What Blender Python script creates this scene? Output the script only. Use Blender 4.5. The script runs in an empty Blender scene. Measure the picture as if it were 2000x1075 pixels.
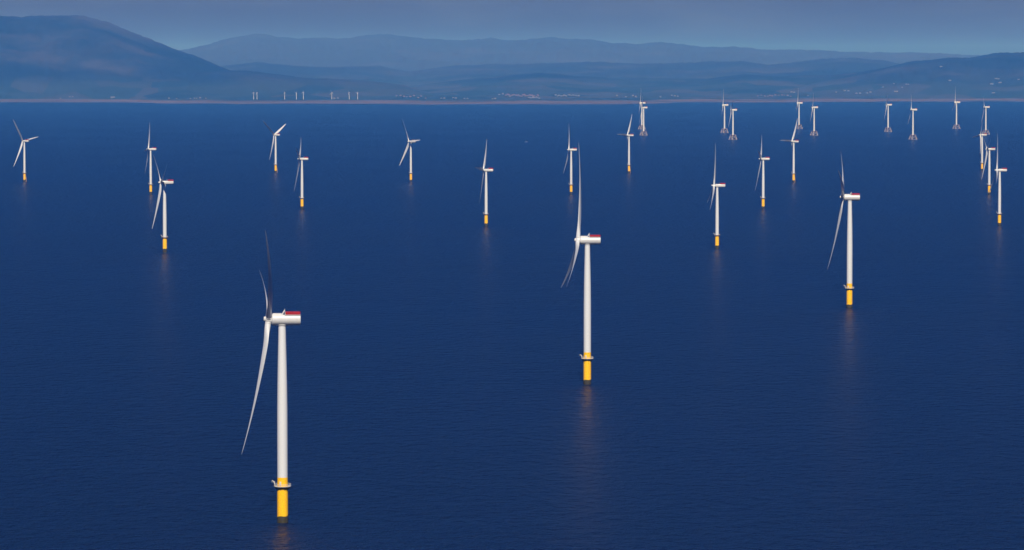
import bpy, bmesh, math, random
import numpy as np
from mathutils import Vector, Matrix, noise

random.seed(7)
R = math.radians
scene = bpy.context.scene
C = scene.collection

# ------------------------------------------------------------------ camera geometry
FPX, HOR, CAM_H = 8000.0, 135.0, 250.0        # focal length in photo pixels, row of the level line, flying height
PITCH = math.atan((537.5 - HOR) / FPX)

def ray(px, py):
    x, y, z = px - 1000.0, FPX, -(py - 537.5)
    c, s = math.cos(PITCH), math.sin(PITCH)
    return Vector((x, y * c + z * s, -y * s + z * c)).normalized()

def on_sea(px, py):
    d = ray(px, py)
    return d * (CAM_H / -d.z) + Vector((0, 0, CAM_H))

# ------------------------------------------------------------------ materials
def mat(name, col, rough=0.5, spec=0.5, wear=0.0, wear_scale=0.3, coat=0.0, streak=True):
    m = bpy.data.materials.new(name); m.use_nodes = True
    nt = m.node_tree; N, L = nt.nodes, nt.links
    b = N['Principled BSDF']
    b.inputs['Roughness'].default_value = rough
    b.inputs['Specular IOR Level'].default_value = spec
    b.inputs['Coat Weight'].default_value = coat
    tc = N.new('ShaderNodeTexCoord')
    mp = N.new('ShaderNodeMapping'); mp.inputs['Scale'].default_value = (1, 1, 0.12 if streak else 1)
    n = N.new('ShaderNodeTexNoise'); n.inputs['Scale'].default_value = wear_scale; n.inputs['Detail'].default_value = 6
    r = N.new('ShaderNodeValToRGB')
    r.color_ramp.elements[0].position = 0.3; r.color_ramp.elements[1].position = 0.65
    k = 1.0 - wear
    r.color_ramp.elements[0].color = (col[0] * k, col[1] * k, col[2] * k * 0.97, 1)
    r.color_ramp.elements[1].color = (*col, 1)
    L.new(tc.outputs['Object'], mp.inputs[0]); L.new(mp.outputs[0], n.inputs['Vector'])
    L.new(n.outputs['Fac'], r.inputs[0]); L.new(r.outputs[0], b.inputs['Base Color'])
    return m

M_WHITE = mat('white_paint', (0.665, 0.675, 0.68), 0.42, 0.45, 0.03)
M_SHELL = mat('white_gelcoat', (0.62, 0.615, 0.60), 0.3, 0.5, 0.07, 0.5, streak=False)
M_BLADE = mat('blade_gelcoat', (0.66, 0.665, 0.67), 0.36, 0.5, 0.06, 0.15)
M_YELLOW = mat('yellow_paint', (0.97, 0.53, 0.001), 0.6, 0.15, 0.05, 0.8)
M_GROWTH = mat('marine_growth', (0.055, 0.045, 0.016), 0.8, 0.3, 0.5, 1.2, streak=False)
M_RED = mat('red_paint', (0.34, 0.004, 0.006), 0.5, 0.4, 0.15, 0.8, streak=False)
M_STEEL = mat('galvanised_steel', (0.60, 0.58, 0.55), 0.5, 0.5, 0.15, 1.0, streak=False)
M_DARK = mat('dark_steel', (0.05, 0.05, 0.055), 0.6, 0.4, 0.3, 1.0, streak=False)
M_RUST = mat('primer_orange', (0.26, 0.085, 0.035), 0.6, 0.4, 0.3, 0.6)
M_JACKET = mat('pale_jacket_steel', (0.62, 0.50, 0.40), 0.6, 0.4, 0.2, 0.3)
M_HWALL = mat('white_render_wall', (0.15, 0.15, 0.155), 0.8, 0.2, 0.1, 0.2, streak=False)
M_BOAT = mat('boat_paint', (0.13, 0.16, 0.22), 0.5, 0.4, 0.1, 1.0, streak=False)
M_HROOF = mat('slate_roof', (0.16, 0.15, 0.16), 0.7, 0.3, 0.3, 0.4, streak=False)
M_HROOF_RED = mat('red_tile_roof', (0.12, 0.055, 0.045), 0.7, 0.3, 0.3, 0.4, streak=False)
M_HBRICK = mat('brick_wall', (0.17, 0.12, 0.10), 0.8, 0.2, 0.2, 0.4, streak=False)

# ------------------------------------------------------------------ mesh helpers
def mesh_of(name, bm, *mats, smooth=True, angle=40):
    me = bpy.data.meshes.new(name)
    bmesh.ops.recalc_face_normals(bm, faces=bm.faces)
    for f in bm.faces: f.smooth = smooth
    if smooth:
        lim = R(angle)
        for e in bm.edges:
            e.smooth = len(e.link_faces) == 2 and e.calc_face_angle(0.0) < lim
    bm.to_mesh(me); bm.free()
    for m in mats: me.materials.append(m)
    return me

def link(name, me, parent=None, matrix=None):
    o = bpy.data.objects.new(name, me); C.objects.link(o)
    o.parent = parent
    if matrix is not None: o.matrix_local = matrix
    return o

def tag(o, label=None, cat=None, group=None, kind=None):
    if label: o['label'] = label
    if cat: o['category'] = cat
    if group: o['group'] = group
    if kind: o['kind'] = kind
    return o

def lathe(bm, prof, seg=32, mtx=None, mi=0, cap=True):
    """revolve (radius, height) pairs round local z"""
    mtx = mtx or Matrix()
    rings = []
    for r, z in prof:
        if r < 1e-5:
            rings.append([bm.verts.new(mtx @ Vector((0, 0, z)))])
        else:
            rings.append([bm.verts.new(mtx @ Vector((r * math.cos(2 * math.pi * i / seg), r * math.sin(2 * math.pi * i / seg), z))) for i in range(seg)])
    fs = []
    for a, b in zip(rings, rings[1:]):
        for i in range(seg):
            j = (i + 1) % seg
            if len(a) == 1 and len(b) == 1: continue
            if len(a) == 1: fs.append(bm.faces.new((a[0], b[i], b[j])))
            elif len(b) == 1: fs.append(bm.faces.new((a[i], a[j], b[0])))
            else: fs.append(bm.faces.new((a[i], a[j], b[j], b[i])))
    if cap:
        if len(rings[0]) > 1: fs.append(bm.faces.new(rings[0][::-1]))
        if len(rings[-1]) > 1: fs.append(bm.faces.new(rings[-1]))
    for f in fs: f.material_index = mi

def tube(bm, a, b, r, seg=10, r2=None, mi=0):
    a, b = Vector(a), Vector(b)
    q = (b - a).to_track_quat('Z', 'Y').to_matrix().to_4x4()
    lathe(bm, [(r, 0), (r2 or r, (b - a).length)], seg, Matrix.Translation(a) @ q, mi)

def ring_tube(bm, rad, z, r, seg=40, a0=0.0, a1=2 * math.pi):
    full = abs(a1 - a0 - 2 * math.pi) < 1e-6
    n = seg if full else seg + 1
    rings = []
    for i in range(n):
        a = a0 + (a1 - a0) * i / seg
        rings.append([bm.verts.new(((rad + r * math.cos(t)) * math.cos(a), (rad + r * math.cos(t)) * math.sin(a), z + r * math.sin(t)))
                      for t in (0.0, math.pi / 2, math.pi, 3 * math.pi / 2)])
    for i in range(seg):
        A, B = rings[i], rings[(i + 1) % n]
        for k in range(4):
            l = (k + 1) % 4
            bm.faces.new((A[k], A[l], B[l], B[k]))

def box(bm, c, s, mtx=None, mi=0, bevel=0.0):
    mtx = mtx or Matrix()
    r = bmesh.ops.create_cube(bm, size=1.0, matrix=mtx @ Matrix.Translation(c) @ Matrix.Diagonal((*s, 1)))
    fs = {f for v in r['verts'] for f in v.link_faces}
    for f in fs: f.material_index = mi
    if bevel:
        es = {e for f in fs for e in f.edges}
        bmesh.ops.bevel(bm, geom=list(es), offset=bevel, segments=2, affect='EDGES', profile=0.5)

# ------------------------------------------------------------------ turbine parts
def blade_mesh(name, L, root_d, chord, prebend, pitch=16.0, twist=17.0, cone=2.5, tip=0.55):
    """radial = +z, upwind = -x, leading edge = -y"""
    bm = bmesh.new()
    rows, n = [], 20
    stations = [0.018, 0.03, 0.045, 0.07, 0.1, 0.14, 0.19, 0.25, 0.32, 0.4, 0.5, 0.6, 0.7, 0.8, 0.88, 0.94, 0.975, 0.993, 1.0]
    for s in stations:
        r = s * L
        k = min(1, max(0, (s - 0.035) / 0.155)); k = k * k * (3 - 2 * k)
        if s < 0.2: c = root_d + (chord - root_d) * k
        else:
            q = (s - 0.2) / 0.8
            c = chord * (1 - q) ** 0.9 * 0.9 + chord * 0.1 * (1 - q) + tip
            c = min(c, chord)
        if s > 0.97: c *= max(0.12, (1.003 - s) / 0.033)
        th = (1 - k) * 1.0 + k * (0.42 - 0.25 * min(1, s / 0.65))
        beta = R(pitch + twist * (1 - s) ** 1.7)
        off = -prebend * s ** 2.4 - math.tan(R(cone)) * r
        sweep = 0.0
        row = []
        for i in range(n):
            t = 2 * math.pi * i / n
            cx, cy = math.cos(t), math.sin(t)
            # along the chord 0 (leading) .. 1 (trailing); ellipse at the root, aerofoil further out
            u = 0.5 - 0.5 * cx
            half_c = 0.5 * math.sqrt(max(0, 1 - cx * cx))
            half_a = 0.5 * 2.6 * (0.2969 * math.sqrt(u) - 0.126 * u - 0.3516 * u * u + 0.2843 * u ** 3 - 0.1036 * u ** 4) * 2
            half = (half_c * (1 - k) + half_a * k) * th
            pos = u - (0.5 - 0.18 * k)
            yv = pos * c + sweep
            xv = math.copysign(half, cy) * c if abs(cy) > 1e-9 else 0.0
            X = xv * math.cos(beta) + yv * math.sin(beta)
            Y = -xv * math.sin(beta) + yv * math.cos(beta)
            row.append(bm.verts.new((X + off, Y, r)))
        rows.append(row)
    for a, b in zip(rows, rows[1:]):
        for i in range(n):
            j = (i + 1) % n
            bm.faces.new((a[i], a[j], b[j], b[i]))
    bm.faces.new(rows[0][::-1]); bm.faces.new(rows[-1])
    return mesh_of(name, bm, M_BLADE, angle=60)

def platform_mesh(z, r_in, r_out, th=0.28):
    bm = bmesh.new()
    lathe(bm, [(r_in, z), (r_out, z), (r_out + 0.05, z + 0.1), (r_out + 0.05, z + th), (r_in, z + th)], 40, cap=False)
    return bm

def brackets_mesh(z, r_in, r_out, n=10):
    bm = bmesh.new()
    lathe(bm, [(r_in, z - 0.9), (r_in + 0.35, z - 0.9), (r_out - 0.3, z - 0.02), (r_in, z - 0.02)], 40, cap=False)
    for i in range(n):
        a = 2 * math.pi * i / n
        tube(bm, (r_in * math.cos(a), r_in * math.sin(a), z - 1.7), ((r_out - 0.3) * math.cos(a), (r_out - 0.3) * math.sin(a), z - 0.05), 0.14, 6)
    return mesh_of('bracket', bm, M_DARK)

def railing_mesh(z, rad, h=1.2, n=22, r=0.07, material=None):
    bm = bmesh.new()
    ring_tube(bm, rad, z + h, r); ring_tube(bm, rad, z + h * 0.55, r * 0.8)
    for i in range(n):
        a = 2 * math.pi * i / n
        tube(bm, (rad * math.cos(a), rad * math.sin(a), z), (rad * math.cos(a), rad * math.sin(a), z + h), r, 6)
    return mesh_of('railing', bm, material or M_STEEL)

def growth_mesh(rad, z0, h):
    bm = bmesh.new(); seg = 40
    lo, hi, inn = [], [], []
    for i in range(seg):
        a = 2 * math.pi * i / seg
        t = h + 0.55 * math.sin(a * 1 + 0.6) + 0.3 * math.sin(3 * a + 1) + 0.06 * math.sin(5 * a)
        c, s = math.cos(a), math.sin(a)
        lo.append(bm.verts.new((rad * c, rad * s, z0))); hi.append(bm.verts.new((rad * c, rad * s, t)))
        inn.append(bm.verts.new(((rad - 0.12) * c, (rad - 0.12) * s, t + 0.05)))
    for i in range(seg):
        j = (i + 1) % seg
        bm.faces.new((lo[i], lo[j], hi[j], hi[i])); bm.faces.new((hi[i], hi[j], inn[j], inn[i]))
    return mesh_of('marine_growth', bm, M_GROWTH)

def landing_mesh(rad, top, ang):
    """two fender tubes with a ladder between, on the side of the foundation"""
    bm = bmesh.new()
    m = Matrix.Rotation(ang, 3, 'Z')
    for s in (-1, 1):
        tube(bm, m @ Vector((rad + 1.1, s * 1.0, -3)), m @ Vector((rad + 1.1, s * 1.0, top * 0.62)), 0.24, 8)
        for z in (2.5, 6.5, top * 0.6):
            tube(bm, m @ Vector((rad - 0.1, s * 0.8, z)), m @ Vector((rad + 1.1, s * 1.0, z)), 0.16, 6)
        tube(bm, m @ Vector((rad + 0.5, s * 0.35, -2)), m @ Vector((rad + 0.5, s * 0.35, top - 0.1)), 0.08, 6)
    z = -1.5
    while z < top - 0.5:
        tube(bm, m @ Vector((rad + 0.5, -0.35, z)), m @ Vector((rad + 0.5, 0.35, z)), 0.05, 5); z += 0.6
    return mesh_of('boat_landing', bm, M_YELLOW)

def davit_mesh(rad, z, ang, s=1.0):
    bm = bmesh.new()
    m = Matrix.Rotation(ang, 3, 'Z')
    tube(bm, m @ Vector((rad, 0, z)), m @ Vector((rad, 0, z + 2.5 * s)), 0.22 * s, 10)
    tube(bm, m @ Vector((rad, 0, z + 2.3 * s)), m @ Vector((rad + 1.5 * s, 0, z + 3.1 * s)), 0.20 * s, 8)
    tube(bm, m @ Vector((rad, 0, z + 1.2 * s)), m @ Vector((rad + 0.9 * s, 0, z + 2.6 * s)), 0.12 * s, 8)
    tube(bm, m @ Vector((rad + 1.45 * s, 0, z + 3.0 * s)), m @ Vector((rad + 1.45 * s, 0, z + 1.9 * s)), 0.10 * s, 6)
    return mesh_of('davit_crane', bm, M_STEEL)

def rotor_frame(hub, tilt):
    return Matrix.Translation(hub) @ Matrix.Rotation(R(tilt), 4, 'Y')

def set_rotor(root, hub, tilt, theta, extra=0.0):
    F = rotor_frame(hub, tilt)
    k = 0
    for ch in root.children:
        nm = ch.name.split('.')[0]
        if nm == 'blade':
            ch.matrix_local = F @ Matrix.Rotation(-R(theta + 120 * k), 4, 'X') @ Matrix.Rotation(-R(extra), 4, 'Z'); k += 1
        elif nm == 'hub':
            ch.matrix_local = F @ Matrix.Rotation(-R(theta), 4, 'X')

def copy_tree(o, parent=None):
    c = o.copy(); C.objects.link(c); c.parent = parent
    for ch in list(o.children): copy_tree(ch, c)
    return c

def axial(prof, seg=32, bm=None, mi=0):
    """lathe round the x axis; prof = (radius, x)"""
    bm = bm or bmesh.new()
    lathe(bm, prof, seg, Matrix.Rotation(R(90), 4, 'Y'), mi)
    return bm

# ---- the large direct-drive kind ------------------------------------------------
HUB_A, HUB_H_A, TILT = Vector((-7.3, 0, 111.6)), 111.0, 6.0
def large_turbine():
    root = bpy.data.objects.new('wind_turbine', None); C.objects.link(root)
    bm = bmesh.new()
    lathe(bm, [(2.98, -8), (2.98, 19.3), (3.08, 19.35), (3.08, 19.75), (2.9, 19.8)], 40)
    tp = link('transition_piece', mesh_of('transition_piece', bm, M_YELLOW), root)
    link('marine_growth', growth_mesh(3.04, -6, 4.0), tp)
    link('boat_landing', landing_mesh(3.0, 19.3, R(96)), tp)
    pf = link('platform', mesh_of('platform', platform_mesh(19.82, 2.95, 4.7), M_STEEL), root)
    link('bracket', brackets_mesh(19.80, 3.1, 4.7), pf)
    link('railing', railing_mesh(20.17, 4.6), pf)
    link('davit_crane', davit_mesh(4.35, 20.17, R(184)), pf)
    bm = bmesh.new()
    prof = [(2.88, 19.83), (2.88, 24.9)]
    lathe(bm, prof, 40)
    z1 = [(2.87, 24.9), (2.87, 43.0), (2.90, 43.05), (2.90, 43.25), (2.87, 43.3), (2.84, 62), (2.68, 76), (2.70, 76.05), (2.70, 76.25), (2.67, 76.3),
          (2.45, 88), (2.15, 100), (2.02, 107.2), (2.02, 108.4)]
    tw_bm = bmesh.new(); lathe(tw_bm, z1, 40)
    tw = link('tower', mesh_of('tower', tw_bm, M_WHITE, angle=15), root)
    link('yellow_band', mesh_of('yellow_band', bm, M_YELLOW), tw)
    bm = bmesh.new(); box(bm, (0, 0, 0), (1.0, 0.16, 2.3), Matrix.Translation((-1.2, -2.68, 21.6)) @ Matrix.Rotation(R(-25), 4, 'Z'), bevel=0.04)
    link('door', mesh_of('door', bm, M_STEEL), tw)
    # nacelle: drum, cut flat where the hoist deck sits
    cz = 111.6
    bm = axial([(2.2, -5.6), (2.85, -5.55), (3.22, -5.3), (3.34, -4.95), (3.36, -4.4), (3.36, -0.6), (3.30, -0.55), (3.30, -0.4), (3.36, -0.35), (3.36, 7.4), (3.31, 7.42), (3.31, 7.55), (3.36, 7.57),
                (3.36, 9.3), (3.31, 9.32), (3.31, 9.45), (3.36, 9.47), (3.34, 9.85), (3.18, 10.1), (2.6, 10.16), (2.5, 9.95), (0, 9.95)], 56)
    geom = bm.verts[:] + bm.edges[:] + bm.faces[:]
    bmesh.ops.bisect_plane(bm, geom=geom, plane_co=(1.6, 0, 0), plane_no=(1, 0, 0))
    # lower the crown of the rear section to a flat deck
    for v in bm.verts:
        if v.co.x > 1.59 and v.co.z > 2.25: v.co.z = 2.25
        a = math.atan2(v.co.z, v.co.y)
    bmesh.ops.rotate(bm, verts=bm.verts, cent=(0, 0, 0), matrix=Matrix.Rotation(R(0.0), 3, 'Y'))
    bmesh.ops.translate(bm, verts=bm.verts, vec=(0, 0, cz))
    nac = link('nacelle', mesh_of('nacelle', bm, M_SHELL, angle=35), root)
    bm = bmesh.new()
    for s in (-1, 1):
        box(bm, (5.9, s * 2.75, 114.95), (8.0, 0.10, 1.35))
        for i in range(9): box(bm, (1.95 + i * 0.988, s * 2.82, 115.0), (0.14, 0.10, 1.6))
    box(bm, (9.85, 0, 114.95), (0.10, 5.4, 1.35))
    link('deck_railing', mesh_of('deck_railing', bm, M_RED, smooth=False), nac)
    bm = bmesh.new()
    box(bm, (5.8, 0, 113.97), (8.5, 5.9, 0.2))
    link('hoist_deck', mesh_of('hoist_deck', bm, M_SHELL, smooth=False), nac)
    bm = bmesh.new()
    for s in (-1.7, 1.7):
        tube(bm, (-0.1, s, 113.9), (1.5, s, 116.7), 0.34, 8, 0.22); tube(bm, (1.75, s, 113.9), (1.45, s, 116.6), 0.14, 6)
        tube(bm, (1.5, s, 116.5), (1.5, s, 117.4), 0.06, 6)
    tube(bm, (1.45, -1.7, 116.5), (1.45, 1.7, 116.5), 0.2, 8)
    link('cooler_frame', mesh_of('cooler_frame', bm, M_SHELL), nac)
    bm = bmesh.new(); lathe(bm, [(2.1, 108.1), (2.5, 108.35), (2.5, 108.75)], 32)
    box(bm, (3.6, 0, 108.1), (2.2, 2.0, 0.35), bevel=0.08)
    link('yaw_skirt', mesh_of('yaw_skirt', bm, M_SHELL), nac)
    # hub with its nose and the three root collars
    bm = axial([(0, -2.75), (1.15, -2.72), (1.3, -2.5), (1.42, -1.5), (2.1, -1.2), (2.35, -0.6), (2.4, 0.6), (2.3, 1.55), (2.2, 1.75)], 36)
    for k in range(3):
        m = Matrix.Rotation(-R(120 * k), 4, 'X')
        lathe(bm, [(1.75, 0.6), (1.75, 2.15), (1.82, 2.17), (1.82, 2.4), (1.72, 2.42)], 28, m)
    link('hub', mesh_of('hub', bm, M_SHELL, angle=35), root)
    bl = blade_mesh('blade', 76.0, 3.3, 5.1, 4.2, tip=0.55)
    for k in range(3): link('blade', bl, root)
    return root

# ---- the smaller kind with a long boxed nacelle -----------------------------------
HUB_B, HUB_H_B = Vector((-4.6, 0, 90.0)), 90.0
def small_turbine():
    root = bpy.data.objects.new('wind_turbine', None); C.objects.link(root)
    bm = bmesh.new()
    lathe(bm, [(2.75, -8), (2.75, 19.0), (2.9, 19.05), (2.9, 19.5), (2.5, 19.55)], 32)
    tp = link('transition_piece', mesh_of('transition_piece', bm, M_YELLOW), root)
    link('marine_growth', growth_mesh(2.81, -6, 5.6), tp)
    link('boat_landing', landing_mesh(2.75, 19.0, R(75)), tp)
    pf = link('platform', mesh_of('platform', platform_mesh(19.57, 2.5, 4.2), M_RUST), root)
    link('bracket', brackets_mesh(19.55, 2.9, 4.2), pf)
    link('railing', railing_mesh(19.92, 4.1), pf)
    link('davit_crane', davit_mesh(3.9, 19.92, R(186)), pf)
    bm = bmesh.new()
    lathe(bm, [(2.45, 19.58), (2.45, 22), (2.42, 45), (2.44, 45.05), (2.44, 45.25), (2.41, 45.3), (2.2, 62), (1.85, 76), (1.55, 86), (1.55, 87.9)], 32)
    link('tower', mesh_of('tower', bm, M_WHITE, angle=15), root)
    bm = bmesh.new()
    box(bm, (4.3, 0, 90.1), (14.6, 4.3, 4.4), bevel=1.25)
    lathe(bm, [(1.6, 87.5), (2.0, 87.7), (2.0, 88.1)], 24)
    nac = link('nacelle', mesh_of('nacelle', bm, M_SHELL, angle=50), root)
    bm = bmesh.new()
    for s in (-1, 1): box(bm, (7.9, s * 2.0, 93.05), (7.2, 0.1, 1.5))
    box(bm, (11.5, 0, 93.05), (0.1, 4.1, 1.5)); box(bm, (4.3, 0, 93.05), (0.1, 4.1, 1.5)); box(bm, (7.9, 0, 92.4), (7.1, 3.9, 0.16))
    link('deck_railing', mesh_of('deck_railing', bm, M_RED, smooth=False), nac)
    bm = bmesh.new()
    tube(bm, (3.2, 0.6, 92.2), (3.2, 0.6, 94.6), 0.12, 6); tube(bm, (3.2, -0.6, 94.0), (3.2, 0.6, 94.0), 0.10, 6); tube(bm, (3.2, -0.6, 93.9), (3.2, -0.6, 94.7), 0.1, 6)
    link('wind_mast', mesh_of('wind_mast', bm, M_STEEL), nac)
    bm = axial([(0, -3.9), (0.45, -3.8), (0.95, -3.2), (1.4, -2.0), (1.65, -0.9), (1.7, 0.8), (1.6, 1.7)], 32)
    for k in range(3):
        lathe(bm, [(1.25, 0.5), (1.25, 1.6), (1.3, 1.62), (1.3, 1.8)], 20, Matrix.Rotation(-R(120 * k), 4, 'X'))
    link('hub', mesh_of('hub', bm, M_SHELL, angle=35), root)
    bl = blade_mesh('blade', 61.0, 2.7, 4.9, 2.2, tip=1.0)
    for k in range(3): link('blade', bl, root)
    return root

# ---- the kind on a four-legged jacket ------------------------------------------------
HUB_J, HUB_H_J = Vector((-6.0, 0, 103.5)), 103.0
def jacket_turbine():
    root = bpy.data.objects.new('wind_turbine', None); C.objects.link(root)
    yaw = Matrix.Rotation(R(28), 3, 'Z')
    bm = bmesh.new()
    P = lambda sx, sy, z: yaw @ Vector((sx * (10.5 - 0.27 * z), sy * (10.5 - 0.27 * z), z))
    for sx, sy in ((1, 1), (1, -1), (-1, -1), (-1, 1)): tube(bm, P(sx, sy, -4), P(sx, sy, 15.2), 0.7, 10)
    q = [(1, 1), (1, -1), (-1, -1), (-1, 1)]
    for i in range(4):
        a, b = q[i], q[(i + 1) % 4]
        tube(bm, P(*a, 1.2), P(*b, 14.0), 0.34, 8); tube(bm, P(*b, 1.2), P(*a, 14.0), 0.34, 8)
        tube(bm, P(*a, 1.0), P(*b, 1.0), 0.34, 8)
    ja = link('jacket', mesh_of('jacket', bm, M_JACKET), root)
    bm = bmesh.new()
    box(bm, (0, 0, 15.6), (16.0, 16.0, 0.7), Matrix.Rotation(R(28), 4, 'Z'))
    pf = link('platform', mesh_of('platform', bm, M_RUST, smooth=False), root)
    bm = bmesh.new()
    for i in range(4):
        a, b = Vector((*q[i], 0)) * 7.8, Vector((*q[(i + 1) % 4], 0)) * 7.8
        for h in (0.6, 1.2): tube(bm, yaw @ (a + Vector((0, 0, 15.95 + h))), yaw @ (b + Vector((0, 0, 15.95 + h))), 0.08, 5)
        for t in range(6):
            c = a.lerp(b, t / 6); tube(bm, yaw @ (c + Vector((0, 0, 15.95))), yaw @ (c + Vector((0, 0, 17.2))), 0.08, 5)
    link('railing', mesh_of('railing', bm, M_STEEL), pf)
    bm = bmesh.new()
    lathe(bm, [(4.3, 11.5), (3.2, 15.24)], 24)
    link('tower_seat', mesh_of('tower_seat', bm, M_RUST), ja)
    bm = bmesh.new()
    lathe(bm, [(3.0, 15.97), (2.9, 40), (2.5, 70), (2.1, 90), (1.9, 100.6)], 28)
    link('tower', mesh_of('tower', bm, M_WHITE, angle=15), root)
    bm = bmesh.new()
    box(bm, (5.0, 0, 103.6), (18.5, 5.6, 6.2), bevel=0.9)
    lathe(bm, [(1.95, 100.0), (2.4, 100.25), (2.4, 100.7)], 24)
    nac = link('nacelle', mesh_of('nacelle', bm, M_SHELL, angle=50), root)
    bm = bmesh.new(); box(bm, (10.5, 0, 107.6), (6.5, 0.35, 1.6)); box(bm, (10.5, 0, 106.8), (6.8, 4.6, 0.2))
    link('cooler_panel', mesh_of('cooler_panel', bm, M_RED, smooth=False), nac)
    bm = axial([(0, -4.2), (0.9, -4.0), (1.7, -3.0), (2.2, -1.5), (2.4, 0.5), (2.4, 1.75)], 28)
    for k in range(3): lathe(bm, [(1.5, 0.8), (1.5, 2.4)], 18, Matrix.Rotation(-R(120 * k), 4, 'X'))
    link('hub', mesh_of('hub', bm, M_SHELL, angle=35), root)
    bl = blade_mesh('blade', 62.5, 3.2, 5.2, 2.0, tip=1.1)
    for k in range(3): link('blade', bl, root)
    return root

# ---- the small kind ashore ------------------------------------------------------------
HUB_S, HUB_H_S = Vector((-3.0, 0, 54.0)), 54.0
def shore_turbine():
    root = bpy.data.objects.new('wind_turbine', None); C.objects.link(root)
    bm = bmesh.new(); lathe(bm, [(2.1, -6), (1.9, 10), (1.3, 52.6)], 16)
    link('tower', mesh_of('tower', bm, M_WHITE, angle=15), root)
    bm = bmesh.new(); box(bm, (1.8, 0, 54.0), (8.4, 3.2, 3.2), bevel=0.5)
    link('nacelle', mesh_of('nacelle', bm, M_SHELL, angle=50), root)
    bm = axial([(0, -2.2), (0.8, -1.8), (1.3, -0.6), (1.3, 1.0)], 16)
    link('hub', mesh_of('hub', bm, M_SHELL), root)
    bl = blade_mesh('blade', 26.0, 1.3, 2.2, 0.6, tip=0.4)
    for k in range(3): link('blade', bl, root)
    return root

def place(proto, used, p, px, hub_y, hub_h, hub, sin_psi, theta, label, group, extra=0.0):
    """stand a turbine at p, sized so that its hub reaches photo row hub_y"""
    root = copy_tree(proto) if used else proto
    d = math.hypot(p.x, p.y)
    e = ray(px, hub_y); top = CAM_H + e.z / math.hypot(e.x, e.y) * d
    s = (top - p.z) / hub_h
    az = math.atan2(px - 1000.0, FPX)
    root.location = p; root.scale = (s, s, s)
    root.rotation_euler = (0, 0, math.asin(sin_psi) - az)
    set_rotor(root, hub, TILT, -theta if sin_psi >= 0 else theta, extra)
    tag(root, label, 'wind turbine', group)
    return root

proto = large_turbine()
G = 'large wind turbines on yellow bases nearest the camera'
LARGE = [
    (552, 1021, 626, 0.01, 48, 'biggest and nearest white wind turbine on a yellow base, its upper blade dark'),
    (1147, 751, 471, 0.03, -3, 'second largest wind turbine, red railing on its nacelle and one lit blade straight up'),
    (1659, 602, 387, 0.00, -52, 'third largest wind turbine, yellow base, upper blades half dark, at right of the middle'),
]
for i, (x, by, hy, sp, th, lab) in enumerate(LARGE):
    place(proto, i, on_sea(x, by), x, hy, HUB_H_A, HUB_A, sp, th, lab, G)

proto = small_turbine()
G = 'smaller wind turbines on yellow bases in the middle distance'
SMALL = [
    (48, 356, 276, -0.60, 78, 'leftmost sea turbine, one white blade pointing right and one hanging down left'),
    (538.5, 338, 264, -0.53, 62, 'small yellow based turbine with a blade raised to upper right, left of the middle'),
    (802.5, 356, 277, 0.47, 87, 'small turbine with one blade behind its nacelle pointing right and one raised up left'),
    (294.5, 380, 292, -0.08, 27, 'yellow based turbine close above and left of the one with a V of blades'),
    (322, 494, 357, 0.18, 65, 'yellow based turbine with two blades raised in a V, largest at far left'),
    (590, 409, 311, -0.08, 50, 'turbine edge on with a short bright spinner, above and right of the nearest turbine'),
    (949.5, 443, 333, -0.15, 35, 'turbine with a blade pointing left, alone left of the second largest turbine'),
    (1115.5, 380, 293, 0.05, 95, 'turbine standing just behind the upright blade of the second largest turbine'),
    (1400.5, 487, 363, 0.05, 4, 'yellow based turbine with a tall upright blade, between the two right hand large turbines'),
    (1490.5, 409, 311, -0.04, 45, 'edge on yellow based turbine just left of the third largest one'),
    (1228.5, 339, 265, -0.33, 33, 'small turbine with one blade slanting up right, left of a pair on jackets'),
    (1550, 357, 277, -0.36, 33, 'small turbine whose slanted raised blade crosses the foot of a jacket turbine behind'),
    (1952, 442, 333, 0.10, 350, 'rightmost yellow based turbine, the largest of the cluster at the right edge'),
    (1932, 381, 292, 0.20, 60, 'middle yellow based turbine of the overlapping cluster at the right edge'),
    (1918, 334, 264, 0.25, 23, 'smallest yellow based turbine of the overlapping cluster at the right edge'),
]
for i, (x, by, hy, sp, th, lab) in enumerate(SMALL):
    place(proto, i, on_sea(x, by), x, hy, HUB_H_B, HUB_B, sp, th, lab, G, {48: 58, 538.5: 40, 802.5: 8}.get(x, 0))     # some rotors idle with their blades pitched out

proto = jacket_turbine()
G = 'distant wind turbines on four-legged jackets'
JACK = [
    (1257, 265, 211, 0.03, 45, 'jacket turbine in front of its overlapping twin, leftmost of the jacket row'),
    (1253.5, 253, 202, 0.05, 15, 'jacket turbine half hidden behind its twin, left end of the jacket row'),
    (1415, 260, 206, 0.06, 8, 'jacket turbine with an upright blade, left and farther of a close pair'),
    (1431.5, 273, 215.5, 0.10, 178, 'jacket turbine with a blade hanging down, right and nearer of a close pair'),
    (1560.5, 252, 202, 0.05, 5, 'far jacket turbine whose foot is crossed by a nearer turbine blade'),
    (1590, 265, 210.5, 0.05, 30, 'jacket turbine just right of the one crossed by a raised blade'),
    (1734.5, 258, 205.5, 0.05, 50, 'jacket turbine at right with a blade hanging just left of its tower'),
    (1783, 273, 215, 0.08, -28, 'jacket turbine with its blade leaning up left, lowest of the three at right'),
    (1868, 252, 200.5, 0.10, -6, 'farthest jacket turbine standing alone, its nacelle against the beach'),
    (1925.3, 263, 210, 0.10, 70, 'rightmost jacket turbine, behind the cluster at the right edge'),
]
for i, (x, by, hy, sp, th, lab) in enumerate(JACK):
    place(proto, i, on_sea(x, by), x, hy, HUB_H_J, HUB_J, sp, th, lab, G)

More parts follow.
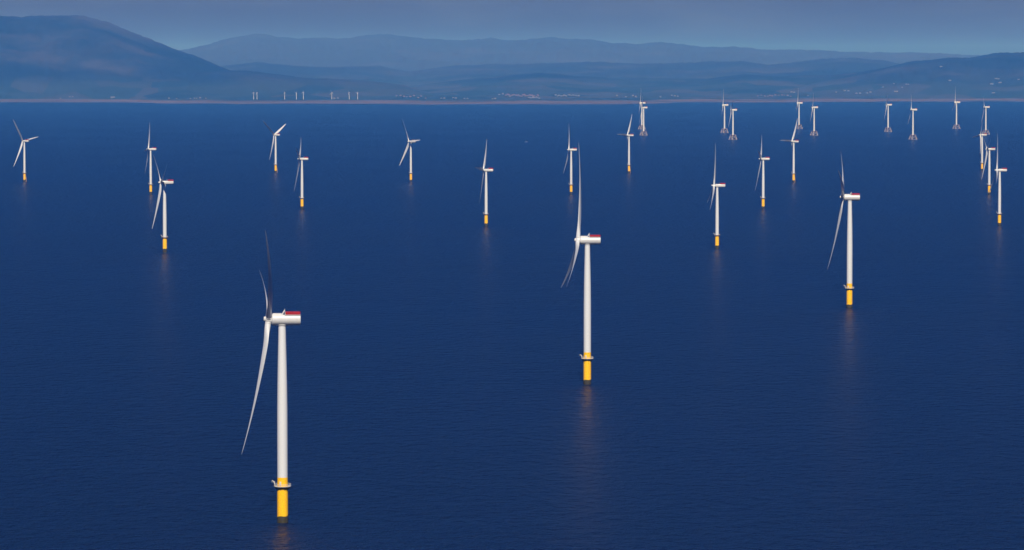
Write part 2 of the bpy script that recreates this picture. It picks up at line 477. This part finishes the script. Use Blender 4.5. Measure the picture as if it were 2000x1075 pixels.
# ------------------------------------------------------------------ small boat
def boat(px, py):
    root = bpy.data.objects.new('motor_boat', None); C.objects.link(root)
    root.location = on_sea(px, py); root.rotation_euler = (0, 0, R(20))
    bm = bmesh.new()
    secs = [(-6, 1.7, 0.1, 1.2), (-3, 1.9, -0.2, 1.2), (1, 1.9, -0.3, 1.35), (4, 1.3, -0.2, 1.6), (6.2, 0.08, 0.4, 2.0)]
    rows = []
    for x, w, lo, hi in secs:
        rows.append([bm.verts.new((x, -w, hi)), bm.verts.new((x, -w * 0.8, lo)), bm.verts.new((x, 0, lo - 0.4)), bm.verts.new((x, w * 0.8, lo)), bm.verts.new((x, w, hi))])
    for a, b in zip(rows, rows[1:]):
        for i in range(5):
            j = (i + 1) % 5
            bm.faces.new((a[i], a[j], b[j], b[i]))
    bm.faces.new(rows[0]); bm.faces.new(rows[-1][::-1])
    link('hull', mesh_of('hull', bm, M_BOAT, smooth=False), root)
    bm = bmesh.new(); box(bm, (-0.6, 0, 2.2), (4.2, 2.6, 2.0), bevel=0.25); tube(bm, (-1.5, 0, 3.2), (-1.5, 0, 5.0), 0.06, 6)
    cb = link('cabin', mesh_of('cabin', bm, M_BOAT), root)
    bm = bmesh.new(); box(bm, (-0.4, 0, 2.5), (3.9, 2.66, 0.7), bevel=0.1)
    link('window', mesh_of('window', bm, M_DARK), cb)
    tag(root, 'tiny grey boat alone on the open sea right of the centre', 'boat')
boat(1028, 278)

# ------------------------------------------------------------------ land
def prof(pts):
    xs, ys = zip(*pts)
    return lambda x: np.interp(x, xs, ys)

RIDGES = [   # crest row in the photo by column, distance, depth in front, depth behind
    (prof([(-900, 95), (-400, 62), (-150, 40), (0, 33), (40, 36), (70, 34), (110, 31), (145, 30), (165, 32), (185, 40), (215, 46), (250, 62), (300, 84), (350, 101), (375, 109), (400, 119), (450, 139), (500, 160), (560, 195), (700, 240)]), 36500, 3000, 3500),
    (prof([(-900, 120), (-300, 95), (-100, 88), (0, 86), (60, 92), (110, 103), (180, 122), (240, 142), (300, 160), (400, 190), (600, 230)]), 34300, 1500, 1600),
    (prof([(100, 230), (200, 182), (260, 166), (300, 154), (350, 147), (400, 143), (480, 140), (540, 147), (600, 155), (680, 159), (740, 163), (790, 168), (820, 178), (900, 205), (1000, 240)]), 34600, 1500, 1800),
    (prof([(-900, 120), (100, 118), (300, 110), (370, 101), (395, 94), (430, 86), (460, 78), (500, 71), (520, 72), (545, 77), (580, 80), (620, 78), (680, 80), (720, 73), (745, 70), (765, 72), (800, 77), (850, 81), (900, 84), (960, 80), (1000, 84), (1040, 82), (1070, 79), (1085, 78), (1120, 82), (1160, 83), (1200, 88), (1250, 91), (1290, 88), (1330, 92), (1370, 97), (1450, 98), (1500, 102), (1600, 103), (1700, 106), (1800, 107), (1900, 112), (2000, 113), (2400, 118), (2900, 124)]), 56000, 7000, 4000),
    (prof([(-900, 150), (300, 150), (420, 135), (500, 126), (600, 135), (700, 134), (740, 133), (800, 144), (870, 135), (950, 130), (1050, 130), (1150, 125), (1250, 129), (1330, 127), (1400, 124), (1450, 122), (1500, 129), (1550, 125), (1620, 118), (1660, 117), (1710, 121), (1760, 128), (1850, 132), (2000, 130), (2900, 128)]), 45000, 4500, 5000),
    (prof([(700, 220), (800, 172), (900, 160), (1000, 150), (1060, 146), (1130, 152), (1220, 158), (1290, 156), (1380, 158), (1450, 148), (1520, 152), (1620, 150), (1700, 140), (1800, 150), (2000, 150), (2900, 150)]), 39000, 3500, 3500),
    (prof([(1400, 230), (1500, 185), (1600, 162), (1700, 140), (1760, 127), (1800, 122), (1850, 116), (1890, 117), (1920, 110), (1950, 107), (2000, 106), (2100, 101), (2300, 105), (2600, 115), (2900, 125)]), 36800, 3000, 3200),
]
SHORE = prof([(-900, 199), (0, 200), (160, 201), (400, 203), (640, 204), (1000, 204.5), (1250, 203), (1420, 201), (1600, 199.5), (2000, 198.5), (2900, 198)])

cols = np.concatenate([np.arange(-900, -60, 16.0), np.arange(-60, 2060, 3.5), np.arange(2060, 2900, 16.0)])
steps = [0.0]
while steps[-1] < 33500: steps.append(steps[-1] + 60 + steps[-1] * 0.0135)
steps = np.array(steps)
d_shore = CAM_H * FPX / (SHORE(cols) - HOR)
d_shore = d_shore + np.array([520 * noise.fractal(Vector((c / 160.0, 7.3, 0)), 0.9, 2.0, 5) for c in cols])
D = d_shore[:, None] + steps[None, :]            # ground distance of each grid point
XC = np.repeat(cols[:, None], len(steps), 1)
AZ = np.arctan2(XC - 1000.0, FPX)
WX, WY = D * np.sin(AZ), D * np.cos(AZ)

def fbm(x, y, sc, oct=5, seed=0.0):
    f = np.vectorize(lambda a, b: noise.fractal(Vector((a / sc + seed, b / sc - seed, seed)), 0.9, 2.1, oct))
    return f(x, y)
n1 = fbm(WX, WY, 2600.0, 6, 3.1)
n2 = fbm(WX, WY, 700.0, 4, 9.7)
n3 = fbm(WX, WY, 6000.0, 4, 5.5)
n4 = fbm(WX, WY, 260.0, 3, 1.7)

inland = np.clip((D - d_shore[:, None] - 1900) / 2500, 0, 1)
Z = -1.5 + np.minimum(steps[None, :] / 2100.0, 1.0) * 12.0 + 5.0 * n2 * np.minimum(steps[None, :] / 800.0, 1.0) + inland * (18 + 14 * n1 + 9 * n2 + 3 * n4) + np.clip(steps[None, :] - 3000, 0, 9e9) * 0.004
acc = np.zeros_like(Z)
for f, dk, wf, wb in RIDGES:
    dist = dk + 700 * n3
    slope = (HOR - f(XC)) / FPX
    crest = CAM_H + slope * dist / np.cos(AZ)
    t = (D - dist)
    w = np.where(t < 0, np.exp(-(np.abs(t) / wf) ** 1.7), np.exp(-(t / wb) ** 2))
    h = np.maximum(crest, 0) * w
    rough = np.clip(h / 500.0, 0, 1)
    side = np.clip((np.abs(t) - 0.12 * wf) / (0.75 * wf), 0, 1)
    h = h * 0.985 + np.where(t < 0, 1.0, 0.15) * rough * side * (150 * n1 + 100 * n2 + 28 * n4) * w + rough * (10 * n2 + 17 * n4)
    acc = np.maximum(acc, h)
Z = np.maximum(Z, 0.3 * Z + acc * inland ** 0.6)
nc, nr = Z.shape
verts = np.stack([WX, WY, Z], -1).reshape(-1, 3)
idx = np.arange(nc * nr).reshape(nc, nr)
faces = np.stack([idx[:-1, :-1], idx[1:, :-1], idx[1:, 1:], idx[:-1, 1:]], -1).reshape(-1, 4)
me = bpy.data.meshes.new('hills'); me.from_pydata(verts.tolist(), [], faces.tolist())
me.polygons.foreach_set('use_smooth', np.ones(len(faces), bool)); me.update()
hills = link('hills', me); hills['kind'] = 'structure'

def land_material():
    m = bpy.data.materials.new('moor_and_fields'); m.use_nodes = True
    nt = m.node_tree; N, L = nt.nodes, nt.links
    b = N['Principled BSDF']; b.inputs['Roughness'].default_value = 0.9; b.inputs['Specular IOR Level'].default_value = 0.0
    geo = N.new('ShaderNodeNewGeometry'); sep = N.new('ShaderNodeSeparateXYZ'); L.new(geo.outputs['Position'], sep.inputs[0])
    def noi(scale, detail, sy=1.0):
        mp = N.new('ShaderNodeMapping'); mp.inputs['Scale'].default_value = (scale, scale * sy, 0.0)
        n = N.new('ShaderNodeTexNoise'); n.inputs['Scale'].default_value = 1.0; n.inputs['Detail'].default_value = detail; n.inputs['Roughness'].default_value = 0.62
        L.new(geo.outputs['Position'], mp.inputs[0]); L.new(mp.outputs[0], n.inputs['Vector']); return n
    def ramp(pts):
        r = N.new('ShaderNodeValToRGB'); e = r.color_ramp.elements
        while len(e) < len(pts): e.new(0.5)
        for k, (p, c) in zip(e, pts): k.position = p; k.color = (*c, 1)
        return r
    def mix(f, a, bb):
        x = N.new('ShaderNodeMix'); x.data_type = 'RGBA'
        if isinstance(f, float): x.inputs[0].default_value = f
        else: L.new(f, x.inputs[0])
        L.new(a, x.inputs[6]); L.new(bb, x.inputs[7]); return x.outputs[2]
    def step(src, a, bb):
        r = N.new('ShaderNodeMapRange'); r.interpolation_type = 'SMOOTHSTEP'; r.inputs[1].default_value = a; r.inputs[2].default_value = bb
        L.new(src, r.inputs[0]); return r.outputs[0]
    # fields in the lowland: cells of differing green and stubble, dark hedges and woods
    mp = N.new('ShaderNodeMapping'); mp.inputs['Scale'].default_value = (1 / 420.0, 1 / 700.0, 0)
    L.new(geo.outputs['Position'], mp.inputs[0])
    vo = N.new('ShaderNodeTexVoronoi'); vo.inputs['Scale'].default_value = 1.0; L.new(mp.outputs[0], vo.inputs['Vector'])
    fr = ramp([(0.0, (0.010, 0.018, 0.007)), (0.3, (0.016, 0.027, 0.010)), (0.55, (0.026, 0.032, 0.013)), (0.8, (0.048, 0.044, 0.025)), (1.0, (0.012, 0.02, 0.008))])
    sepc = N.new('ShaderNodeSeparateColor'); L.new(vo.outputs['Color'], sepc.inputs[0]); L.new(sepc.outputs[0], fr.inputs[0])
    wood = noi(1 / 900.0, 5); wf = step(wood.outputs['Fac'], 0.53, 0.60)
    dk = N.new('ShaderNodeRGB'); dk.outputs[0].default_value = (0.022, 0.032, 0.016, 1)
    low = mix(wf, fr.outputs[0], dk.outputs[0])
    # the moor on the slopes; its light and dark patches also paint in cloud shade
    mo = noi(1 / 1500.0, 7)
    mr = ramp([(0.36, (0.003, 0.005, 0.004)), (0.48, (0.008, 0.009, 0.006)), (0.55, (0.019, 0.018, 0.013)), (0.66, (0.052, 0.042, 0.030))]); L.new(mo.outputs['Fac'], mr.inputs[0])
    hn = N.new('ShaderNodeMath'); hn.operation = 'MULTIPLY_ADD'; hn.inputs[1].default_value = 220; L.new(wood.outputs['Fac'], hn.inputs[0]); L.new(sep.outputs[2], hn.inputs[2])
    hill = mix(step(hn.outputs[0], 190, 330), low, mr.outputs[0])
    # sand flats by the water
    sn = noi(1 / 800.0, 5, 3.0)
    sr = ramp([(0.36, (0.04, 0.037, 0.033)), (0.5, (0.10, 0.068, 0.05)), (0.66, (0.15, 0.10, 0.072))]); L.new(sn.outputs['Fac'], sr.inputs[0])
    out = mix(step(sep.outputs[2], 9.8, 12.5), sr.outputs[0], hill)
    # grass and rock of the far fells, paled with distance to paint in haze
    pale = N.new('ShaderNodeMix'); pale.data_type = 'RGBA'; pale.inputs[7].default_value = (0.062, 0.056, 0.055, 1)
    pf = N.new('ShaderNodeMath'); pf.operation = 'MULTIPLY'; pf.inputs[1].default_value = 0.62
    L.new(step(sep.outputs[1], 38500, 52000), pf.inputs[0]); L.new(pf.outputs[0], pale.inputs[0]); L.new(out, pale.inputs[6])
    L.new(pale.outputs[2], b.inputs['Base Color'])
    return m
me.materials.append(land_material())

from mathutils.bvhtree import BVHTree
bvh = BVHTree.FromPolygons(verts.tolist(), faces.tolist())
def on_land(px, py):
    hit = bvh.ray_cast(Vector((0, 0, CAM_H)), ray(px, py))
    return hit[0]

proto = shore_turbine()
G = 'tiny wind turbines ashore behind the beach'
SHORE_T = [(495.5, 'tiny onshore turbine, left of the closest pair behind the beach', 0.5, 20),
           (502, 'tiny onshore turbine, right of the closest pair behind the beach', 0.3, 70),
           (556, 'tiny onshore turbine standing alone between the close pair and the next two', 0.4, 0),
           (579, 'tiny onshore turbine, left of the two in the middle of the shore row', 0.6, 50),
           (592.5, 'tiny onshore turbine, right of the two in the middle of the shore row', 0.5, 5),
           (648, 'tiny onshore turbine, third from the right end of the shore row', 0.7, 100),
           (682, 'tiny onshore turbine, second from the right end of the shore row', 0.4, 85),
           (698.5, 'tiny onshore turbine at the right end of the shore row', 0.5, 35)]
k = 0
for x, lab, sp, th in SHORE_T:
    p = on_land(x, 194.5)
    if p is None: continue
    place(proto, k, p, x, 181.5 if x != 592.5 else 180.5, HUB_H_S, HUB_S, sp, th, lab, G); k += 1

# ------------------------------------------------------------------ houses along the far shore
def house_mesh(name, w, l, h, roof, wall_m, roof_m):
    bm = bmesh.new()
    box(bm, (0, 0, h / 2 - 2), (l, w, h + 4), mi=0)
    a = [bm.verts.new((sx * (l / 2 + 0.4), sy * (w / 2 + 0.4), h + 0.02)) for sx, sy in ((-1, -1), (1, -1), (1, 1), (-1, 1))]
    t = [bm.verts.new((-l / 2 - 0.4, 0, h + roof)), bm.verts.new((l / 2 + 0.4, 0, h + roof))]
    for f in ((a[0], a[1], t[1], t[0]), (a[2], a[3], t[0], t[1]), (a[3], a[0], t[0]), (a[1], a[2], t[1]), (a[3], a[2], a[1], a[0])):
        bm.faces.new(f).material_index = 1
    box(bm, (l * 0.3, 0, h + roof), (1.2, 1.0, 2.2), mi=0)
    return mesh_of(name, bm, wall_m, roof_m, smooth=False)
HOUSES = [house_mesh('house', 9, 14, 5.5, 3, M_HWALL, M_HROOF), house_mesh('house', 9, 14, 5.5, 3.5, M_HBRICK, M_HROOF_RED),
          house_mesh('house', 14, 30, 6, 3, M_HWALL, M_HROOF)]
SPOTS = []
def spots(pts, kind, lab, grp): SPOTS.extend((x, y, kind, lab, grp) for x, y in pts)
spots([(118, 193), (136, 190), (142, 190)], 0, 'tiny pale building on the beach edge under the big dark hill', 'buildings under the dark hill')
spots([(220, 191.5)], 2, 'lone bright white building at the foot of the big dark hill', 'buildings under the dark hill')
spots([(330, 193), (345, 193.5), (380, 193), (384, 193), (391, 192.6), (402, 193.2), (372, 193.5)], 0, 'tiny white building in the short row left of the onshore turbines', 'buildings left of the onshore turbines')
spots([(653, 193.5), (660, 193)], 0, 'tiny pale building among the onshore turbines', 'buildings among the onshore turbines')
spots([(775 + 7 * i + random.uniform(-2, 2), 190 + random.uniform(-2.5, 3)) for i in range(9)], 1, 'tiny red roofed house in the village right of the onshore turbines', 'houses right of the onshore turbines')
spots([(862, 193), (868, 193), (885, 192), (890, 193), (907, 193.5), (913, 193.5), (962, 194), (967, 193.8), (975, 186), (982, 184.5)], 0, 'tiny white house scattered between the two red roofed villages', 'houses between the villages')
spots([(988 + 2.2 * i + random.uniform(-1, 1), 187.5 + random.uniform(-2.2, 2.2)) for i in range(30)], 1, 'tiny red roofed house in the dense village at the centre of the far shore', 'houses in the central village')
spots([(1033 + 4 * i, 192.5 + random.uniform(-1, 1)) for i in range(6)], 0, 'tiny pale house by the sand in front of the central village', 'houses in front of the central village')
spots([(1086 + 3.3 * i + random.uniform(-1, 1), 187.5 + random.uniform(-1.5, 1.5)) for i in range(14)], 0, 'tiny white house in the row just right of the central village', 'houses right of the central village')
spots([(1205, 188), (1222, 190), (1236, 188), (1242, 190), (1312, 187.5), (1318, 188.5), (1324, 189), (1290, 190)], 0, 'tiny white house behind the leftmost jacket turbines', 'houses behind the leftmost jacket turbines')
spots([(1480 + 6.0 * i + random.uniform(-2, 2), 188 + random.uniform(-1.5, 1.5)) for i in range(12)], 1, 'tiny red roofed house in the thin row behind the jacket turbines', 'houses behind the jacket turbines')
spots([(1546, 181), (1551, 181.4), (1578, 188), (1633, 181), (1650, 178.3), (1657, 178.6), (1673, 183.5), (1680, 183.3), (1694, 182.6), (1700, 181.2), (1746, 164.3), (1770, 165.6), (1774, 165.7), (1762, 171.5), (1725, 171)], 0, 'tiny white farmhouse on the low slope at right of the jacket turbines', 'farmhouses on the right hand slope')
spots([(1838, 131), (1855, 158), (1945, 154.5), (1950, 155), (1953, 162.5), (1937, 165), (1990, 156), (1940, 182.5), (1750, 180)], 2, 'white farm building high on the hillside at far right', 'farm buildings on the far right hillside')
seen = {}
for x, y, kind, lab, grp in SPOTS:
    p = on_land(x, y)
    if p is None or p.z < 2: continue
    o = link('house', HOUSES[kind])
    o.location = p; o.rotation_euler = (0, 0, random.uniform(-0.6, 0.6)); s = random.uniform(0.7, 1.15); o.scale = (s, s, s)
    tag(o, lab, 'house', grp)

# ------------------------------------------------------------------ sea
def sea_material():
    m = bpy.data.materials.new('sea_water'); m.use_nodes = True
    nt = m.node_tree; N, L = nt.nodes, nt.links
    b = N['Principled BSDF']
    b.inputs['Base Color'].default_value = (0.0001, 0.0092, 0.050, 1)
    b.inputs['Roughness'].default_value = 0.28
    b.inputs['IOR'].default_value = 1.333
    b.inputs['Specular IOR Level'].default_value = 0.16
    geo = N.new('ShaderNodeNewGeometry')
    def noi(sx, sy, detail, rot=0.0, rough=0.55, dist=0.0):
        mp = N.new('ShaderNodeMapping'); mp.inputs['Scale'].default_value = (1 / sx, 1 / sy, 0); mp.inputs['Rotation'].default_value = (0, 0, rot)
        n = N.new('ShaderNodeTexNoise'); n.inputs['Scale'].default_value = 1; n.inputs['Detail'].default_value = detail
        n.inputs['Roughness'].default_value = rough; n.inputs['Distortion'].default_value = dist
        L.new(geo.outputs['Position'], mp.inputs[0]); L.new(mp.outputs[0], n.inputs['Vector']); return n.outputs['Fac']
    def madd(a, k, c=None):
        x = N.new('ShaderNodeMath'); x.operation = 'MULTIPLY_ADD'; x.inputs[1].default_value = k
        L.new(a, x.inputs[0])
        if c is None: x.inputs[2].default_value = 0
        else: L.new(c, x.inputs[2])
        return x.outputs[0]
    h = madd(noi(3.2, 6, 4, 0.25, 0.66, 0.3), 1.0)
    h = madd(noi(11, 17, 3, -0.15), 2.6, h)
    h = madd(noi(60, 110, 2, 0.4), 1.7, h)
    # calmer and rougher patches of wind
    patch = noi(420, 900, 4, 0.2, 0.6)
    mr = N.new('ShaderNodeMapRange'); mr.inputs[1].default_value = 0.35; mr.inputs[2].default_value = 0.65
    mr.inputs[3].default_value = 0.75; mr.inputs[4].default_value = 1.2; L.new(patch, mr.inputs[0])
    hh = N.new('ShaderNodeMath'); hh.operation = 'MULTIPLY'; L.new(h, hh.inputs[0]); L.new(mr.outputs[0], hh.inputs[1])
    bp = N.new('ShaderNodeBump'); bp.inputs['Strength'].default_value = 1.0; bp.inputs['Distance'].default_value = 13.0
    L.new(hh.outputs[0], bp.inputs['Height']); L.new(bp.outputs[0], b.inputs['Normal'])
    return m
bm = bmesh.new()
X0, X1, Y0, Y1 = -80000, 80000, -9000, 92000
v = [bm.verts.new(p) for p in ((X0, Y0, 0), (X1, Y0, 0), (X1, Y1, 0), (X0, Y1, 0))]
bm.faces.new(v)
sea = link('sea', mesh_of('sea', bm, sea_material(), smooth=False)); sea['kind'] = 'structure'

# ------------------------------------------------------------------ haze
HAZE = dict(color=(0.085, 0.335, 1.0), density=2.8e-5, aniso=0.0)
bm = bmesh.new()
top = float(Z.max()) + 60
box(bm, ((X0 + X1) / 2, (Y0 + Y1) / 2, (top - 9) / 2), (X1 - X0 + 4000, Y1 - Y0 + 4000, top + 9))
hz = bpy.data.materials.new('sea_haze'); hz.use_nodes = True
N = hz.node_tree.nodes; N.clear()
o_ = N.new('ShaderNodeOutputMaterial'); pv = N.new('ShaderNodeVolumePrincipled')
pv.inputs['Color'].default_value = (*HAZE['color'], 1); pv.inputs['Density'].default_value = HAZE['density']; pv.inputs['Absorption Color'].default_value = (1, 1, 1, 1); pv.inputs['Anisotropy'].default_value = HAZE['aniso']
hz.node_tree.links.new(pv.outputs[0], o_.inputs['Volume'])
haze = link('haze', mesh_of('haze', bm, hz, smooth=False)); haze['kind'] = 'stuff'

# ------------------------------------------------------------------ sky and sun
SUN_EL, SUN_AZ = R(43), R(178)        # azimuth clockwise from +Y
w = bpy.data.worlds.new('World'); scene.world = w; w.use_nodes = True
N, L = w.node_tree.nodes, w.node_tree.links
bg = N['Background']
sky = N.new('ShaderNodeTexSky'); sky.sky_type = 'NISHITA'; sky.sun_disc = False
sky.sun_elevation = SUN_EL; sky.sun_rotation = SUN_AZ; sky.air_density = 1.0; sky.dust_density = 0.2; sky.ozone_density = 4.0; sky.altitude = 200
tint = N.new('ShaderNodeMix'); tint.data_type = 'RGBA'; tint.blend_type = 'MULTIPLY'; tint.inputs[0].default_value = 1.0
# dull and hazy low over the land, a deep clear blue higher up
tg = N.new('ShaderNodeTexCoord'); tz = N.new('ShaderNodeSeparateXYZ'); L.new(tg.outputs['Generated'], tz.inputs[0])
tr = N.new('ShaderNodeValToRGB'); te = tr.color_ramp.elements
te[0].position = 0.0; te[0].color = (0.112, 0.104, 0.195, 1)
te[1].position = 0.12; te[1].color = (0.005, 0.120, 0.62, 1)
e_ = te.new(0.022); e_.color = (0.134, 0.142, 0.285, 1)
e_ = te.new(0.05); e_.color = (0.040, 0.125, 0.45, 1)
L.new(tz.outputs[2], tr.inputs[0]); L.new(tr.outputs[0], tint.inputs[7])
L.new(sky.outputs[0], tint.inputs[6]); 
tc = N.new('ShaderNodeTexCoord'); mp = N.new('ShaderNodeMapping'); mp.inputs['Scale'].default_value = (9, 9, 70)
cn = N.new('ShaderNodeTexNoise'); cn.inputs['Scale'].default_value = 1; cn.inputs['Detail'].default_value = 6; cn.inputs['Roughness'].default_value = 0.55; cn.inputs['Distortion'].default_value = 0.5
cr = N.new('ShaderNodeMapRange'); cr.interpolation_type = 'SMOOTHSTEP'
for k_, v_ in ((1, 0.38), (2, 0.68), (3, 0.0), (4, 0.32)): cr.inputs[k_].default_value = v_
L.new(tc.outputs['Generated'], mp.inputs[0]); L.new(mp.outputs[0], cn.inputs['Vector']); L.new(cn.outputs['Fac'], cr.inputs[0])
cm = N.new('ShaderNodeMix'); cm.data_type = 'RGBA'; cm.inputs[7].default_value = (2.7, 3.3, 4.6, 1)     # thin grey cloud
cl = N.new('ShaderNodeMapRange'); cl.interpolation_type = 'SMOOTHSTEP'          # the cloud keeps low over the land
for k_, v_ in ((1, 0.02), (2, 0.06), (3, 1.0), (4, 0.0)): cl.inputs[k_].default_value = v_
cx = N.new('ShaderNodeMath'); cx.operation = 'MULTIPLY'
L.new(tz.outputs[2], cl.inputs[0]); L.new(cr.outputs[0], cx.inputs[0]); L.new(cl.outputs[0], cx.inputs[1])
L.new(cx.outputs[0], cm.inputs[0]); L.new(tint.outputs[2], cm.inputs[6]); L.new(cm.outputs[2], bg.inputs['Color']); bg.inputs['Strength'].default_value = 0.06

sd = bpy.data.lights.new('sun', 'SUN'); sd.energy = 4.8; sd.angle = R(0.5); sd.color = (1.0, 0.93, 0.82)
so = bpy.data.objects.new('sun', sd); C.objects.link(so)
sv = Vector((math.sin(SUN_AZ) * math.cos(SUN_EL), math.cos(SUN_AZ) * math.cos(SUN_EL), math.sin(SUN_EL)))
so.rotation_euler = sv.to_track_quat('Z', 'Y').to_euler()

# ------------------------------------------------------------------ camera and render settings
cd = bpy.data.cameras.new('camera'); cam = bpy.data.objects.new('camera', cd); C.objects.link(cam)
cd.sensor_width = 36; cd.lens = 36 * FPX / 2000.0; cd.clip_start = 1; cd.clip_end = 300000
cam.location = (0, 0, CAM_H); cam.rotation_euler = (math.pi / 2 - PITCH, 0, 0)
scene.camera = cam
scene.view_settings.view_transform = 'Standard'; scene.view_settings.look = 'None'
scene.view_settings.exposure = 0.15; scene.view_settings.gamma = 1.0
scene.cycles.use_denoising = True
scene.cycles.volume_bounces = 1
scene.cycles.max_bounces = 8
